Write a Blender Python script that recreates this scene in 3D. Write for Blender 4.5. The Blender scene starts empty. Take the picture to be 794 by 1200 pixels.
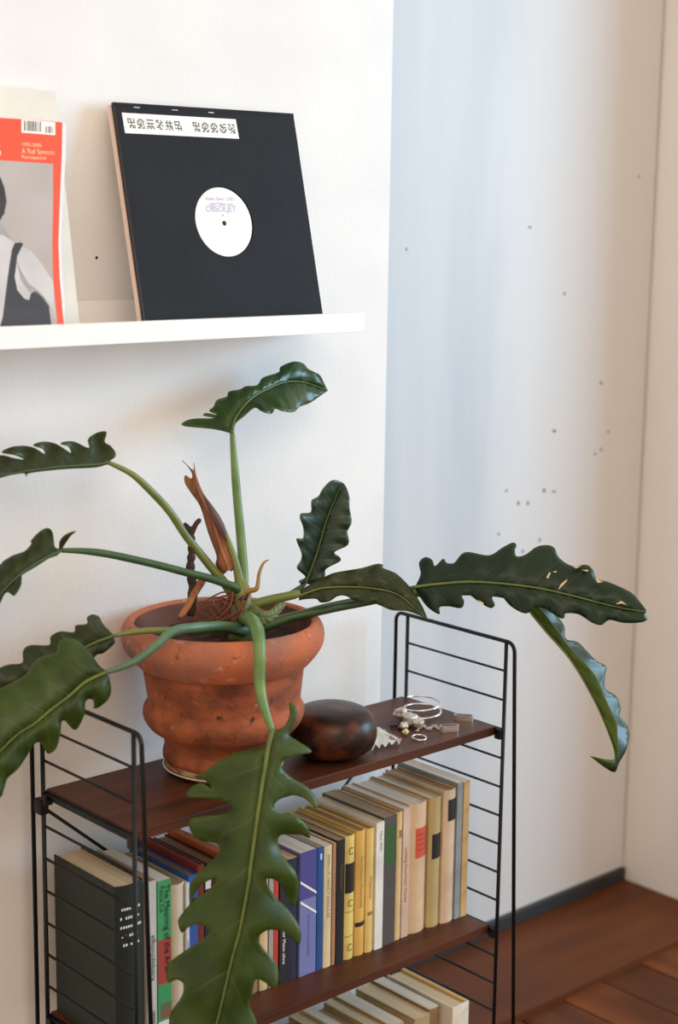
import bpy, bmesh, math, random
from mathutils import Vector, Matrix
from mathutils.geometry import delaunay_2d_cdt
random.seed(7)
sc = bpy.context.scene
col = sc.collection

# ------------------------------------------------------------------ camera
CAM = Vector((-1.09578, -1.86029, 1.49618))
RT = Vector((0.7426763, -0.6695022, 0.0141001))
UP = Vector((0.1107607, 0.1435779, 0.9834213))
FW = Vector((0.6604272, 0.7288019, -0.1807864))
FPX = 1885.25                       # focal length in pixels of the 794x1200 frame
cd = bpy.data.cameras.new('camera'); cam = bpy.data.objects.new('camera', cd); col.objects.link(cam)
cd.sensor_fit = 'VERTICAL'; cd.sensor_height = 36; cd.lens = FPX * 36 / 1200
cd.clip_start = 0.05
M = Matrix((RT, UP, -FW)).transposed().to_4x4(); M.translation = CAM
cam.matrix_world = M
cd.dof.use_dof = True; cd.dof.focus_distance = 2.30; cd.dof.aperture_fstop = 3.4
sc.camera = cam
# ------------------------------------------------------------------ world + window light + exposure
w = bpy.data.worlds.new('world'); sc.world = w; w.use_nodes = True
bg = w.node_tree.nodes['Background']
bg.inputs[0].default_value = (1.0, 0.82, 0.66, 1); bg.inputs[1].default_value = 1.06

def area(name, loc, target, sx, sy, power, color):
    l = bpy.data.lights.new(name, 'AREA'); l.shape = 'RECTANGLE'; l.size = sx; l.size_y = sy
    l.energy = power; l.color = color; l.spread = math.radians(115)
    o = bpy.data.objects.new(name, l); col.objects.link(o); o.location = loc
    o.rotation_euler = (Vector(target) - Vector(loc)).to_track_quat('-Z', 'Y').to_euler()
    return o
area('window_daylight', (3.9, -2.4, 2.0), (-0.3, 0, 1.5), 2.3, 1.6, 68, (0.38, 0.69, 0.96))
area('ceiling_bounce_fill', (-0.9, -2.3, 2.62), (-0.3, -1.4, 0.9), 1.1, 1.1, 8, (1.0, 0.80, 0.60))  # added unseen warm fill, stands in for light bounced off the ceiling
sc.view_settings.view_transform = 'Standard'; sc.view_settings.look = 'None'
sc.view_settings.gamma = 1; sc.view_settings.use_curve_mapping = False
sc.view_settings.exposure = 0.07

# ------------------------------------------------------------------ pixel -> place
def ray(px, py): return FW + RT * ((px - 397) / FPX) - UP * ((py - 600) / FPX)
def PY(px, py, y): d = ray(px, py); return CAM + d * ((y - CAM.y) / d.y)
def PZ(px, py, z): d = ray(px, py); return CAM + d * ((z - CAM.z) / d.z)
def PD(px, py, dep): return CAM + ray(px, py) * dep
def PP(px, py, p0, n): d = ray(px, py); return CAM + d * ((p0 - CAM).dot(n) / d.dot(n))

# ------------------------------------------------------------------ materials
def lin(c): return tuple(((v / 255) / 12.92 if v / 255 <= 0.04045 else ((v / 255 + 0.055) / 1.055) ** 2.4) for v in c)
MATS = {}
def mat(name, rgb, rough=0.6, rgb2=None, scale=(8, 8, 8), detail=4, lo=0.35, hi=0.7, bump=0.0, bscale=200,
        metal=0.0, spec=0.5, coat=0.0, sss=0.0, trans=0.0):
    if name in MATS: return MATS[name]
    m = bpy.data.materials.new(name); m.use_nodes = True; nt = m.node_tree; N = nt.nodes; L = nt.links
    b = N['Principled BSDF']
    b.inputs['Roughness'].default_value = rough; b.inputs['Metallic'].default_value = metal
    b.inputs['Specular IOR Level'].default_value = spec
    b.inputs['Coat Weight'].default_value = coat
    c = lin(rgb) + (1,); b.inputs['Base Color'].default_value = c
    tc = N.new('ShaderNodeTexCoord')
    if rgb2 is not None:
        mp = N.new('ShaderNodeMapping'); mp.inputs['Scale'].default_value = scale
        L.new(tc.outputs['Object'], mp.inputs[0])
        nz = N.new('ShaderNodeTexNoise'); nz.inputs['Scale'].default_value = 1; nz.inputs['Detail'].default_value = detail
        L.new(mp.outputs[0], nz.inputs['Vector'])
        cr = N.new('ShaderNodeValToRGB'); cr.color_ramp.elements[0].position = lo; cr.color_ramp.elements[1].position = hi
        cr.color_ramp.elements[0].color = c; cr.color_ramp.elements[1].color = lin(rgb2) + (1,)
        L.new(nz.outputs['Fac'], cr.inputs[0]); L.new(cr.outputs[0], b.inputs['Base Color'])
    if bump:
        n2 = N.new('ShaderNodeTexNoise'); n2.inputs['Scale'].default_value = bscale; n2.inputs['Detail'].default_value = 4
        L.new(tc.outputs['Object'], n2.inputs['Vector'])
        bp = N.new('ShaderNodeBump'); bp.inputs['Strength'].default_value = bump; bp.inputs['Distance'].default_value = 0.002
        L.new(n2.outputs['Fac'], bp.inputs['Height']); L.new(bp.outputs[0], b.inputs['Normal'])
    MATS[name] = m; return m

white_wall = mat('white_plaster', (238, 238, 236), 0.75, (230, 230, 230), (6, 6, 6), bump=0.22, bscale=160)
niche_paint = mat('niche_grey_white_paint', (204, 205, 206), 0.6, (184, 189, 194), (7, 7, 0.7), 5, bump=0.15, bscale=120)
def blend_right_tone(m, xb, cool, warm):
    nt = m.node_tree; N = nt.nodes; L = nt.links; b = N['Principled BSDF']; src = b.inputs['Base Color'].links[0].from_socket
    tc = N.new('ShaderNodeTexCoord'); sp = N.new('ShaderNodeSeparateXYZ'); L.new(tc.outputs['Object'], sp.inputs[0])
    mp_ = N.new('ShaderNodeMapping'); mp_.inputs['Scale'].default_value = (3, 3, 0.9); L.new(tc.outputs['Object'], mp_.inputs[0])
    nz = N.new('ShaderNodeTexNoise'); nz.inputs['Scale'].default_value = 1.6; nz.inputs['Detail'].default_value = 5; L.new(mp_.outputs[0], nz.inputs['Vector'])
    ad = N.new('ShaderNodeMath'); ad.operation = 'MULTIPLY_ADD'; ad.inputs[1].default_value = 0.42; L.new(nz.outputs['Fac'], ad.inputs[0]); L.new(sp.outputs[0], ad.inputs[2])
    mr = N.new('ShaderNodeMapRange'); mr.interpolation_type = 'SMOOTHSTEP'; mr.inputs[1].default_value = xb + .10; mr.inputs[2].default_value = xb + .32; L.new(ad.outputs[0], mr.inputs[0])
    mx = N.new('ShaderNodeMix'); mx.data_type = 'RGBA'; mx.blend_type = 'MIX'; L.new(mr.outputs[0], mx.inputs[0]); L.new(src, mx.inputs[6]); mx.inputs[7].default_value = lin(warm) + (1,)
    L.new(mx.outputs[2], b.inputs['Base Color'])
blend_right_tone(niche_paint, 1.26, None, (214, 213, 212))  # niche wall colour blends to a lighter neutral tone towards the right
jamb_paint = mat('jamb_offwhite_paint', (240, 234, 226), 0.65, (234, 226, 216), (5, 5, 2), bump=0.15, bscale=120)
black_wire = mat('black_lacquered_wire', (12, 12, 12), 0.42, spec=0.3)
base_dark = mat('dark_slate_paint', (44, 46, 50), 0.5)
chip_grey = mat('grey_scuff', (112, 112, 118), 0.7)
teak = mat('dark_teak', (88, 48, 27), 0.44, (52, 26, 13), (3, 26, 26), 6, bump=0.08, bscale=300, spec=0.28)
floor_wood = mat('niche_floor_wood', (100, 52, 23), 0.5, (74, 38, 18), (3, 14, 14), 6, spec=0.2)
plank_wood = mat('plank_wood', (116, 62, 30), 0.45, (74, 37, 16), (16, 3, 16), 6, spec=0.2)
plank_wood_b = mat('plank_wood_dark', (98, 52, 26), 0.45, (64, 33, 14), (16, 3, 16), 6, spec=0.2)
gap_dark = mat('dark_gap', (30, 18, 12), 0.9)
ledge_white = mat('white_lacquer', (246, 246, 246), 0.35)
terracotta = mat('terracotta', (166, 88, 50), 0.8, (92, 46, 30), (17, 17, 26), 8, 0.38, 0.66, bump=0.9, bscale=130)
terracotta_rim = mat('terracotta_rim', (190, 106, 68), 0.8, (148, 102, 86), (13, 13, 13), 8, 0.42, 0.64, bump=0.5, bscale=220)
lime = mat('lime_crust', (206, 176, 140), 0.85, (150, 84, 54), (40, 40, 60), 5, 0.4, 0.6, bump=0.5, bscale=260)
soil = mat('dark_soil', (40, 26, 18), 0.95, (78, 50, 34), (60, 60, 60), 6, bump=1.0, bscale=150)
saucer_white = mat('white_glaze', (232, 226, 214), 0.25)
burl = mat('dark_burl_wood', (34, 20, 15), 0.34, (104, 54, 32), (26, 26, 40), 9, 0.46, 0.74, spec=0.3)
silver = mat('silver', (236, 234, 228), 0.2, metal=0.85)
silver_dull = mat('silver_dull', (226, 222, 214), 0.32, (176, 170, 160), (160, 160, 160), metal=0.5)
pearl = mat('pearl', (228, 206, 160), 0.25)
petiole_green = mat('petiole_green', (106, 140, 76), 0.42, (84, 116, 60), (30, 30, 30))
petiole_blue = mat('petiole_blue_green', (86, 120, 94), 0.42, (72, 104, 78), (30, 30, 30))
petiole_olive = mat('petiole_olive', (116, 128, 62), 0.42, (92, 108, 54), (30, 30, 30))
petiole_dark = mat('petiole_dark_green', (58, 88, 48), 0.42, (48, 74, 42), (30, 30, 30))
rib_light = mat('midrib_light', (104, 116, 54), 0.5, (84, 98, 44), (40, 40, 40))
rib_mid = mat('midrib_mid', (82, 98, 52), 0.5)
dry_sheath = mat('dry_sheath', (166, 106, 64), 0.75, (104, 60, 42), (70, 70, 14), 6, 0.38, 0.66, bump=0.9, bscale=120)
bark = mat('dark_bark', (70, 44, 38), 0.85, (44, 28, 24), (60, 60, 30), bump=0.8, bscale=200)
root_brown = mat('root_brown', (110, 62, 40), 0.8)
sprout_m = mat('sprout', (148, 136, 62), 0.5, (150, 96, 52), (30, 30, 20))
scar_cream = mat('leaf_scar', (226, 200, 160), 0.7)
page_cream = mat('page_cream', (212, 190, 154), 0.85, (196, 172, 138), (200, 3, 3), 3)
page_white = mat('page_white', (222, 212, 196), 0.85, (206, 194, 176), (200, 3, 3), 3)
page_brown = mat('page_brown', (168, 140, 108), 0.85, (148, 120, 90), (200, 3, 3), 3)
ink_black = mat('ink_black', (24, 22, 22), 0.6)
ink_grey = mat('ink_grey', (128, 120, 108), 0.6)
ink_white = mat('ink_white', (236, 236, 230), 0.6)
ink_lilac = mat('ink_lilac', (172, 172, 214), 0.6)
ink_red = mat('ink_red', (184, 70, 50), 0.6)

def speckle(m, rgb, scale, lo, hi):
    nt = m.node_tree; N = nt.nodes; L = nt.links; b = N['Principled BSDF']; src = b.inputs['Base Color'].links[0].from_socket
    tc = N.new('ShaderNodeTexCoord'); nz = N.new('ShaderNodeTexNoise'); nz.inputs['Scale'].default_value = scale; nz.inputs['Detail'].default_value = 3
    L.new(tc.outputs['Object'], nz.inputs['Vector']); mr = N.new('ShaderNodeMapRange'); mr.inputs[1].default_value = lo; mr.inputs[2].default_value = hi
    L.new(nz.outputs['Fac'], mr.inputs[0]); mx = N.new('ShaderNodeMix'); mx.data_type = 'RGBA'; L.new(mr.outputs[0], mx.inputs[0]); L.new(src, mx.inputs[6]); mx.inputs[7].default_value = lin(rgb) + (1,)
    L.new(mx.outputs[2], b.inputs['Base Color'])
speckle(terracotta, (70, 38, 28), 70, 0.64, 0.74); speckle(terracotta, (196, 128, 92), 110, 0.66, 0.78); speckle(terracotta_rim, (206, 156, 132), 60, 0.60, 0.76); speckle(terracotta_rim, (136, 74, 50), 90, 0.62, 0.74)
speckle(terracotta, (186, 140, 116), 9, 0.60, 0.85)
def leaf_mat(name, c1, c2, vein, n=9, sl=0.10, rough=0.36, transl=0.12, veinw=0.035, spec=0.32):
    m = bpy.data.materials.new(name); m.use_nodes = True; nt = m.node_tree; N = nt.nodes; L = nt.links
    b = N['Principled BSDF']; b.inputs['Roughness'].default_value = rough
    uv = N.new('ShaderNodeUVMap'); uv.uv_map = 'UVMap'
    sep = N.new('ShaderNodeSeparateXYZ'); L.new(uv.outputs[0], sep.inputs[0])
    def mth(op, a, bb):
        k = N.new('ShaderNodeMath'); k.operation = op
        for i, v in enumerate((a, bb)):
            if isinstance(v, (int, float)): k.inputs[i].default_value = v
            elif v is not None: L.new(v, k.inputs[i])
        return k.outputs[0]
    s = mth('MULTIPLY', sep.outputs[1], sl)
    t = mth('SUBTRACT', sep.outputs[0], s)
    t = mth('MULTIPLY', t, n)
    fr = mth('FRACT', t, None)
    dv = mth('ABSOLUTE', mth('SUBTRACT', fr, 0.5), None)
    rv = N.new('ShaderNodeMapRange'); rv.inputs[1].default_value = 0.0; rv.inputs[2].default_value = veinw
    rv.inputs[3].default_value = 0.75; rv.inputs[4].default_value = 0.0
    L.new(dv, rv.inputs[0])
    fade = mth('MULTIPLY', rv.outputs[0], mth('SUBTRACT', 1.0, mth('MULTIPLY', sep.outputs[1], 0.8)))
    tc = N.new('ShaderNodeTexCoord'); nz = N.new('ShaderNodeTexNoise'); nz.inputs['Scale'].default_value = 22; nz.inputs['Detail'].default_value = 4
    L.new(tc.outputs['Object'], nz.inputs['Vector'])
    cr = N.new('ShaderNodeValToRGB'); cr.color_ramp.elements[0].position = 0.35; cr.color_ramp.elements[1].position = 0.68
    cr.color_ramp.elements[0].color = lin(c1) + (1,); cr.color_ramp.elements[1].color = lin(c2) + (1,)
    L.new(nz.outputs['Fac'], cr.inputs[0])
    mx = N.new('ShaderNodeMix'); mx.data_type = 'RGBA'; L.new(fade, mx.inputs[0]); L.new(cr.outputs[0], mx.inputs[6]); mx.inputs[7].default_value = lin(vein) + (1,)
    b.inputs['Specular IOR Level'].default_value = spec
    er = N.new('ShaderNodeMapRange'); er.inputs[1].default_value = 0.90; er.inputs[2].default_value = 1.0; er.inputs[3].default_value = 0; er.inputs[4].default_value = 0.55
    L.new(sep.outputs[1], er.inputs[0]); ex2 = N.new('ShaderNodeMix'); ex2.data_type = 'RGBA'; L.new(er.outputs[0], ex2.inputs[0]); L.new(mx.outputs[2], ex2.inputs[6]); ex2.inputs[7].default_value = lin(vein) + (1,); mx = ex2
    L.new(mx.outputs[2], b.inputs['Base Color'])
    # quilting between the side veins
    bp = N.new('ShaderNodeBump'); bp.inputs['Strength'].default_value = 0.55; bp.inputs['Distance'].default_value = 0.004
    L.new(dv, bp.inputs['Height']); L.new(bp.outputs[0], b.inputs['Normal'])
    tr = N.new('ShaderNodeBsdfTranslucent'); L.new(mx.outputs[2], tr.inputs[0])
    ms = N.new('ShaderNodeMixShader'); ms.inputs[0].default_value = transl
    out = N['Material Output']; L.new(b.outputs[0], ms.inputs[1]); L.new(tr.outputs[0], ms.inputs[2]); L.new(ms.outputs[0], out.inputs[0])
    return m

# ------------------------------------------------------------------ object helpers
def link(name, me, m=None, parent=None, smooth=False):
    o = bpy.data.objects.new(name, me); col.objects.link(o)
    if m is not None: me.materials.append(m)
    if parent is not None: o.parent = parent
    if smooth:
        for p in me.polygons: p.use_smooth = True
    return o
def bm_obj(name, bm, m=None, parent=None, smooth=False):
    me = bpy.data.meshes.new(name); bmesh.ops.recalc_face_normals(bm, faces=bm.faces); bm.to_mesh(me); bm.free()
    return link(name, me, m, parent, smooth)
def pd_obj(name, v, f, m=None, parent=None, smooth=False):
    me = bpy.data.meshes.new(name); me.from_pydata([tuple(x) for x in v], [], f); me.update()
    return link(name, me, m, parent, smooth)
def thing(name, loc, label, cat, group=None):
    o = bpy.data.objects.new(name, None); col.objects.link(o); o.location = loc; o.empty_display_size = 0.02
    return tag(o, label, cat, group)
def tag(o, label, cat, group=None):
    o['label'] = label; o['category'] = cat
    if group: o['group'] = group
    return o
def structure(o): o['kind'] = 'structure'; return o
def keep(o, parent):
    "parent without moving"
    o.parent = parent; o.matrix_parent_inverse = Matrix.Translation(-Vector(parent.location)); return o
def box_bm(bm, x0, x1, y0, y1, z0, z1, bev=0.0):
    r = bmesh.ops.create_cube(bm, size=1)
    for v in r['verts']:
        v.co = Vector(((x0 + x1) / 2 + v.co.x * (x1 - x0), (y0 + y1) / 2 + v.co.y * (y1 - y0), (z0 + z1) / 2 + v.co.z * (z1 - z0)))
    if bev:
        es = list({e for v in r['verts'] for e in v.link_edges})
        bmesh.ops.bevel(bm, geom=es, offset=bev, segments=2, affect='EDGES', profile=0.6)
def box(name, x0, x1, y0, y1, z0, z1, m, parent=None, bev=0.0):
    bm = bmesh.new(); box_bm(bm, x0, x1, y0, y1, z0, z1, bev); return bm_obj(name, bm, m, parent)
def tube_vf(pts, rad, seg=10, closed=False, off=0):
    pts = [Vector(p) for p in pts]; n = len(pts); V = []; F = []
    if not isinstance(rad, (list, tuple)): rad = [rad] * n
    t0 = (pts[1] - pts[0]).normalized()
    nrm = t0.orthogonal().normalized()
    for i in range(n):
        if closed: t = (pts[(i + 1) % n] - pts[i - 1]).normalized()
        else: t = (pts[min(i + 1, n - 1)] - pts[max(i - 1, 0)]).normalized()
        nrm = (nrm - t * nrm.dot(t)).normalized(); bn = t.cross(nrm)
        for k in range(seg):
            a = 2 * math.pi * k / seg
            V.append(pts[i] + (nrm * math.cos(a) + bn * math.sin(a)) * rad[i])
    for i in range(n if closed else n - 1):
        j = (i + 1) % n
        for k in range(seg):
            k2 = (k + 1) % seg
            F.append([off + i * seg + k, off + i * seg + k2, off + j * seg + k2, off + j * seg + k])
    if not closed:
        F.append([off + k for k in range(seg)][::-1]); F.append([off + (n - 1) * seg + k for k in range(seg)])
    return V, F
def tube(name, pts, rad, m, parent=None, seg=10, closed=False):
    V, F = tube_vf(pts, rad, seg, closed); return pd_obj(name, V, F, m, parent, True)
def cr(P, n):
    "Catmull-Rom through tuples"
    out = []; P = [tuple(p) for p in P]; k = len(P)
    for i in range(k - 1):
        p0 = P[max(i - 1, 0)]; p1 = P[i]; p2 = P[i + 1]; p3 = P[min(i + 2, k - 1)]
        for j in range(n):
            t = j / n
            out.append(tuple(0.5 * (2 * b + (c - a) * t + (2 * a - 5 * b + 4 * c - d) * t * t + (-a + 3 * b - 3 * c + d) * t ** 3) for a, b, c, d in zip(p0, p1, p2, p3)))
    out.append(P[-1]); return out
def lathe(name, prof, m, parent=None, seg=64, center=(0, 0, 0), wob=None, caps=True):
    V = []; F = []; n = len(prof)
    for (r, z) in prof:
        for k in range(seg):
            a = 2 * math.pi * k / seg; rr = r * (1 + (wob(a, z) if wob else 0))
            V.append((center[0] + rr * math.cos(a), center[1] + rr * math.sin(a), center[2] + z))
    for i in range(n - 1):
        for k in range(seg):
            k2 = (k + 1) % seg; F.append([i * seg + k, i * seg + k2, (i + 1) * seg + k2, (i + 1) * seg + k])
    if caps: F.append(list(range(seg))[::-1]); F.append([(n - 1) * seg + k for k in range(seg)])
    return pd_obj(name, V, F, m, parent, True)
def text_mesh(s, size, align='LEFT'):
    c = bpy.data.curves.new('t', 'FONT'); c.body = s; c.size = size; c.align_x = align; c.align_y = 'CENTER'
    o = bpy.data.objects.new('t', c); col.objects.link(o)
    dg = bpy.context.evaluated_depsgraph_get(); me = bpy.data.meshes.new_from_object(o.evaluated_get(dg))
    bpy.data.objects.remove(o); bpy.data.curves.remove(c); return me
def text(name, s, size, origin, ex, ey, m, parent, align='LEFT', sx=1.0):
    "flat lettering: ex reading direction, ey letter-up direction (world)"
    me = text_mesh(s, size, align); ex = Vector(ex).normalized(); ey = Vector(ey).normalized(); o3 = Vector(origin)
    me.materials.clear()
    for v in me.vertices: v.co = o3 + ex * (v.co.x * sx) + ey * v.co.y
    return link(name, me, m, parent)

# ================================================================== setting
NX0, NX1, NY, NZ = 0.688, 1.727, 0.270, 0.0155      # niche: left corner, right jamb, back wall, raised floor
HT = 2.7
def wall(name, *b, m=white_wall): return structure(box(name, *b, m))
wall('wall_back', -2.2, NX0, 0.0, 0.27, 0, HT)
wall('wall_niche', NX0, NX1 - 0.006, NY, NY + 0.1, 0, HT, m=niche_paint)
wall('wall_right', NX1, 3.6, 0.0, NY + 0.1, 0, HT, m=jamb_paint)
wall('wall_niche_backing', NX0, NX1 + .1, NY + 0.1, NY + 0.12, 0, HT, m=gap_dark)
bb = structure(box('baseboard_niche', NX0, NX1 - 0.006, NY - 0.012, NY, NZ, NZ + 0.030, base_dark, bev=0.002))
sub = structure(box('floor', -2.2, 3.6, -3.6, 0.0, -0.06, -0.008, plank_wood_b))
x = -0.62; i = 0
while x < 2.6:
    wd = 0.121
    pl = box('plank', x, x + wd - 0.004, -1.35, -0.001, -0.0085, 0.0 - 0.0012 * (i % 3 == 1), plank_wood if i % 2 else plank_wood_b, sub, bev=0.0015)
    x += wd; i += 1
nf = structure(box('floor_niche', NX0, NX1, -0.004, NY, -0.008, NZ, floor_wood, bev=0.003))
wn = bpy.data.objects['wall_niche']
for k, (px, py, sx, sz) in enumerate(((704, 449, 4, 3.5), (649, 505, 6, 3), (712, 506, 3.5, 2.5), (704, 527, 3, 3.5), (697, 532, 3, 2.5), (637, 575, 4, 4), (649, 576, 6, 2),
                              (607, 590, 3, 4), (618, 590, 3, 4), (632, 633, 3.5, 3.5), (612, 646, 3, 3), (584, 626, 4, 2.5), (593, 575, 4, 2), (748, 207, 2.5, 3), (476, 292, 2.5, 3), (620, 266, 5, 2), (661, 344, 3, 4))):
    p = PY(px, py, NY); V = []; n = 9
    for j in range(n):
        a = 2 * math.pi * j / n; rr = random.uniform(.7, 1.15)
        V.append((p.x + sx * rr * math.cos(a) * .0012, NY - 0.0004, p.z + sz * rr * math.sin(a) * .0012))
    V += [(a, NY + .001, c) for a, b, c in V]
    pd_obj('paint_scuff', V, [list(range(n)), list(range(n, 2 * n))[::-1]] + [[j, (j + 1) % n, n + (j + 1) % n, n + j] for j in range(n)], chip_grey, wn)
p = PY(113, 302, 0)
lathe('nail_hole', [(0.0004, 0), (.0022, 0.0004), (.0018, .0008)], gap_dark, bpy.data.objects['wall_back'], 10, (0, 0, 0))
nh = bpy.data.objects['nail_hole']; nh.rotation_euler = (math.pi / 2, 0, 0); nh.location = (p.x, 0.0, p.z)

# ================================================================== wire bookshelf
W = 0.6842; YB = -0.0651; YF = -0.2787; ZT = 0.8649; U = 0.0465
shelf = thing('wire_bookshelf', (W / 2, -0.17, 0), 'black wire bookshelf with dark brown wooden boards standing against white wall', 'bookshelf')
YBO = -0.0382
def yfo(z): return -0.2957 - (ZT - z) / ZT * 0.034
for xs in (0.0, W):
    fr = keep(bpy.data.objects.new('side_frame', None), shelf); col.objects.link(fr); fr.location = (xs, -0.17, 0)
    rr = 0.014; pts = [(xs, YBO, 0.0), (xs, YBO, ZT - rr)]
    for k in range(1, 7):
        a = k / 6 * math.pi / 2; pts.append((xs, YBO - rr * (1 - math.cos(a)), ZT - rr + rr * math.sin(a)))
    for k in range(0, 7):
        a = k / 6 * math.pi / 2; pts.append((xs, yfo(ZT) + rr - rr * math.sin(a), ZT - rr + rr * math.cos(a)))
    pts.append((xs, yfo(0), 0.0))
    me_parent = fr
    def kid(o):
        o.parent = fr; o.matrix_parent_inverse = Matrix.Translation(-Vector((xs, -0.17, 0))) ; return o
    kid(tube('hoop', pts, 0.0031, black_wire, None, 10))
    kid(tube('upright', [(xs, YB, 0.012), (xs, YB, ZT)], 0.0031, black_wire, None, 10))
    kid(tube('upright', [(xs, YF, 0.012), (xs, YF, ZT)], 0.0031, black_wire, None, 10))
    for k in range(1, 19):
        z = ZT - k * U
        if z < 0.02: break
        kid(tube('rung', [(xs, YB, z), (xs, YF, z)], 0.0019, black_wire, None, 8))
BT = {}
for k in (3, 10, 17):
    z = ZT - k * U; zt = z + 0.0035; BT[k] = zt
    keep(box('shelf_board', 0.0068, W - 0.0062, -0.266, -0.062, zt - 0.0145, zt, teak, bev=0.0012), shelf)
    for xs, s in ((0, 1), (W, -1)):
        bm = bmesh.new()
        box_bm(bm, min(xs + s * .0032, xs + s * .0068), max(xs + s * .0032, xs + s * .0068), -0.268, -0.064, zt - 0.013, zt - 0.001, 0.0008)
        for yy in (YB - .006, YF + .006):
            box_bm(bm, min(xs - s * .004, xs + s * .008), max(xs - s * .004, xs + s * .008), yy - .006, yy + .006, zt - 0.019, zt - .003, 0.0015)
        keep(bm_obj('end_rail', bm, black_wire), shelf)
yb = YB + 0.008
for xa, xb in ((0.0, W), (W, 0.0)):
    keep(tube('cross_brace', [(xa, yb + (.0045 if xa else 0), 0.705), (xb, yb + (.0045 if xa else 0), 0.105)], 0.0024, black_wire, None, 8), shelf)
for xs in (0, W):
    bm = bmesh.new(); box_bm(bm, xs - .007, xs + .007, YB - .004, YB + .015, .694, .716, 0.004)
    keep(bm_obj('brace_knob', bm, black_wire), shelf)

# ================================================================== picture ledge
LX1 = 0.512
ledge = thing('picture_ledge', (0.1, 0, 1.33), 'long white picture ledge with front lip mounted on white wall', 'wall shelf')
keep(box('ledge_plate', -0.75, LX1, -0.1235, -0.001, 1.331, 1.341, ledge_white), ledge)
keep(box('front_lip', -0.75, LX1, -0.1355, -0.1235, 1.331, 1.3585, ledge_white, bev=0.0008), ledge)
keep(box('back_flange', -0.75, LX1, -0.012, -0.001, 1.341, 1.3795, ledge_white, bev=0.0008), ledge)

# ================================================================== records
def plane_frame(O, ex, ey):
    ex = Vector(ex).normalized(); ey = Vector(ey).normalized(); n = ex.cross(ey).normalized(); return Vector(O), ex, ey, n
def slab(name, poly, fr, d0, d1, m, parent):
    "extrude polygon (s,t) on frame between offsets d0,d1 along the normal (towards room)"
    O, ex, ey, n = fr; k = len(poly)
    V = [O + ex * s + ey * t + n * d0 for s, t in poly] + [O + ex * s + ey * t + n * d1 for s, t in poly]
    F = [list(range(k))[::-1], list(range(k, 2 * k))] + [[j, (j + 1) % k, k + (j + 1) % k, k + j] for j in range(k)]
    o = pd_obj(name, V, F, m); return keep(o, parent) if parent else o
def circ(cx, cy, r, n=48): return [(cx + r * math.cos(2 * math.pi * k / n), cy + r * math.sin(2 * math.pi * k / n)) for k in range(n)]
def st(fr, px, py, d=0.0):
    O, ex, ey, n = fr; q = PP(px, py, O + n * d, n) - O - n * d; c = ex.dot(ey); a, b = q.dot(ex), q.dot(ey); return (a - c * b) / (1 - c * c), (b - c * a) / (1 - c * c)
yt, yb2 = -0.020, -0.107
TL = PY(130, 121, yt); TR = PY(341, 134, yt)
z0 = 1.3412
ey = Vector((0.012, yt - yb2, TL.z - z0)); S = TR.x - TL.x
O = Vector((TL.x, yt, TL.z)) - ey
fr = plane_frame(O, (1, 0, 0.004), ey); H = ey.length
black_sleeve = mat('black_card', (22, 23, 27), 0.7, (27, 28, 33), (12, 12, 12), spec=0.25, bump=0.25, bscale=90)
black_edge = mat('black_gloss_edge', (20, 19, 20), 0.3)
vinyl = mat('vinyl', (12, 12, 13), 0.25)
label_white = mat('label_white', (240, 240, 236), 0.7)
pink_card = mat('pinkish_card', (232, 208, 196), 0.7)
rec = thing('record_sleeve', (O.x + S / 2, yb2, z0), 'black record sleeve with white centre label and white patterned sticker leaning on ledge', 'record')
# front panel with a round hole
Oc, ex_, ey_, n_ = fr
lc = st(fr, 262.5, 260, .004); R0 = 0.0505
def ring_panel(name, poly, c, r, d0, d1, m, parent):
    n = 64; ang = []
    inner = circ(c[0], c[1], r, n); outer = []
    x0 = min(p[0] for p in poly); x1 = max(p[0] for p in poly); y0 = min(p[1] for p in poly); y1 = max(p[1] for p in poly)
    for s, t in inner:
        dx, dy = s - c[0], t - c[1]; k = min(((x1 if dx > 0 else x0) - c[0]) / dx if abs(dx) > 1e-9 else 1e9, ((y1 if dy > 0 else y0) - c[1]) / dy if abs(dy) > 1e-9 else 1e9)
        outer.append((c[0] + dx * k, c[1] + dy * k))
    # snap nearest ring vertices to the corners
    for cx, cy in ((x0, y0), (x1, y0), (x0, y1), (x1, y1)):
        j = min(range(n), key=lambda q: (outer[q][0] - cx) ** 2 + (outer[q][1] - cy) ** 2); outer[j] = (cx, cy)
    P3 = lambda s, t, d: Oc + ex_ * s + ey_ * t + n_ * d
    V = [P3(*p, d1) for p in inner] + [P3(*p, d1) for p in outer] + [P3(*p, d0) for p in inner] + [P3(*p, d0) for p in outer]; F = []
    for j in range(n):
        k = (j + 1) % n
        F += [[j, n + j, n + k, k], [2 * n + j, 2 * n + k, 3 * n + k, 3 * n + j], [j, k, 2 * n + k, 2 * n + j], [n + j, 3 * n + j, 3 * n + k, n + k]]
    return keep(pd_obj(name, V, F, m), parent)
edge = 0.0
poly = [(0, 0), (S, 0), (S, H), (0, H)]
slab('back_card', poly, fr, 0.000, 0.0012, black_edge, rec)
slab('disc', circ(S / 2, H / 2, 0.150, 72), fr, 0.0014, 0.0032, vinyl, rec)
ring_panel('front_card', [(0.003, 0), (S, 0), (S, H - .001), (0.003, H - .001)], lc, R0, 0.0036, 0.0048, black_sleeve, rec)
slab('spine_fold', [(0, 0), (0.004, 0), (0.004, H), (0, H)], fr, 0.0012, 0.0046, black_edge, rec)
slab('top_fold', [(0, H - .0045), (S, H - .0045), (S, H), (0, H)], fr, 0.0048, 0.0052, black_sleeve, rec)
lab = slab('label', circ(lc[0], lc[1], 0.0490, 64), fr, 0.0032, 0.0037, label_white, rec)
slab('spindle_hole', circ(*st(fr, 262.8, 261.5, .004), 0.0036, 16), fr, 0.0037, 0.00385, vinyl, rec)
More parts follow.
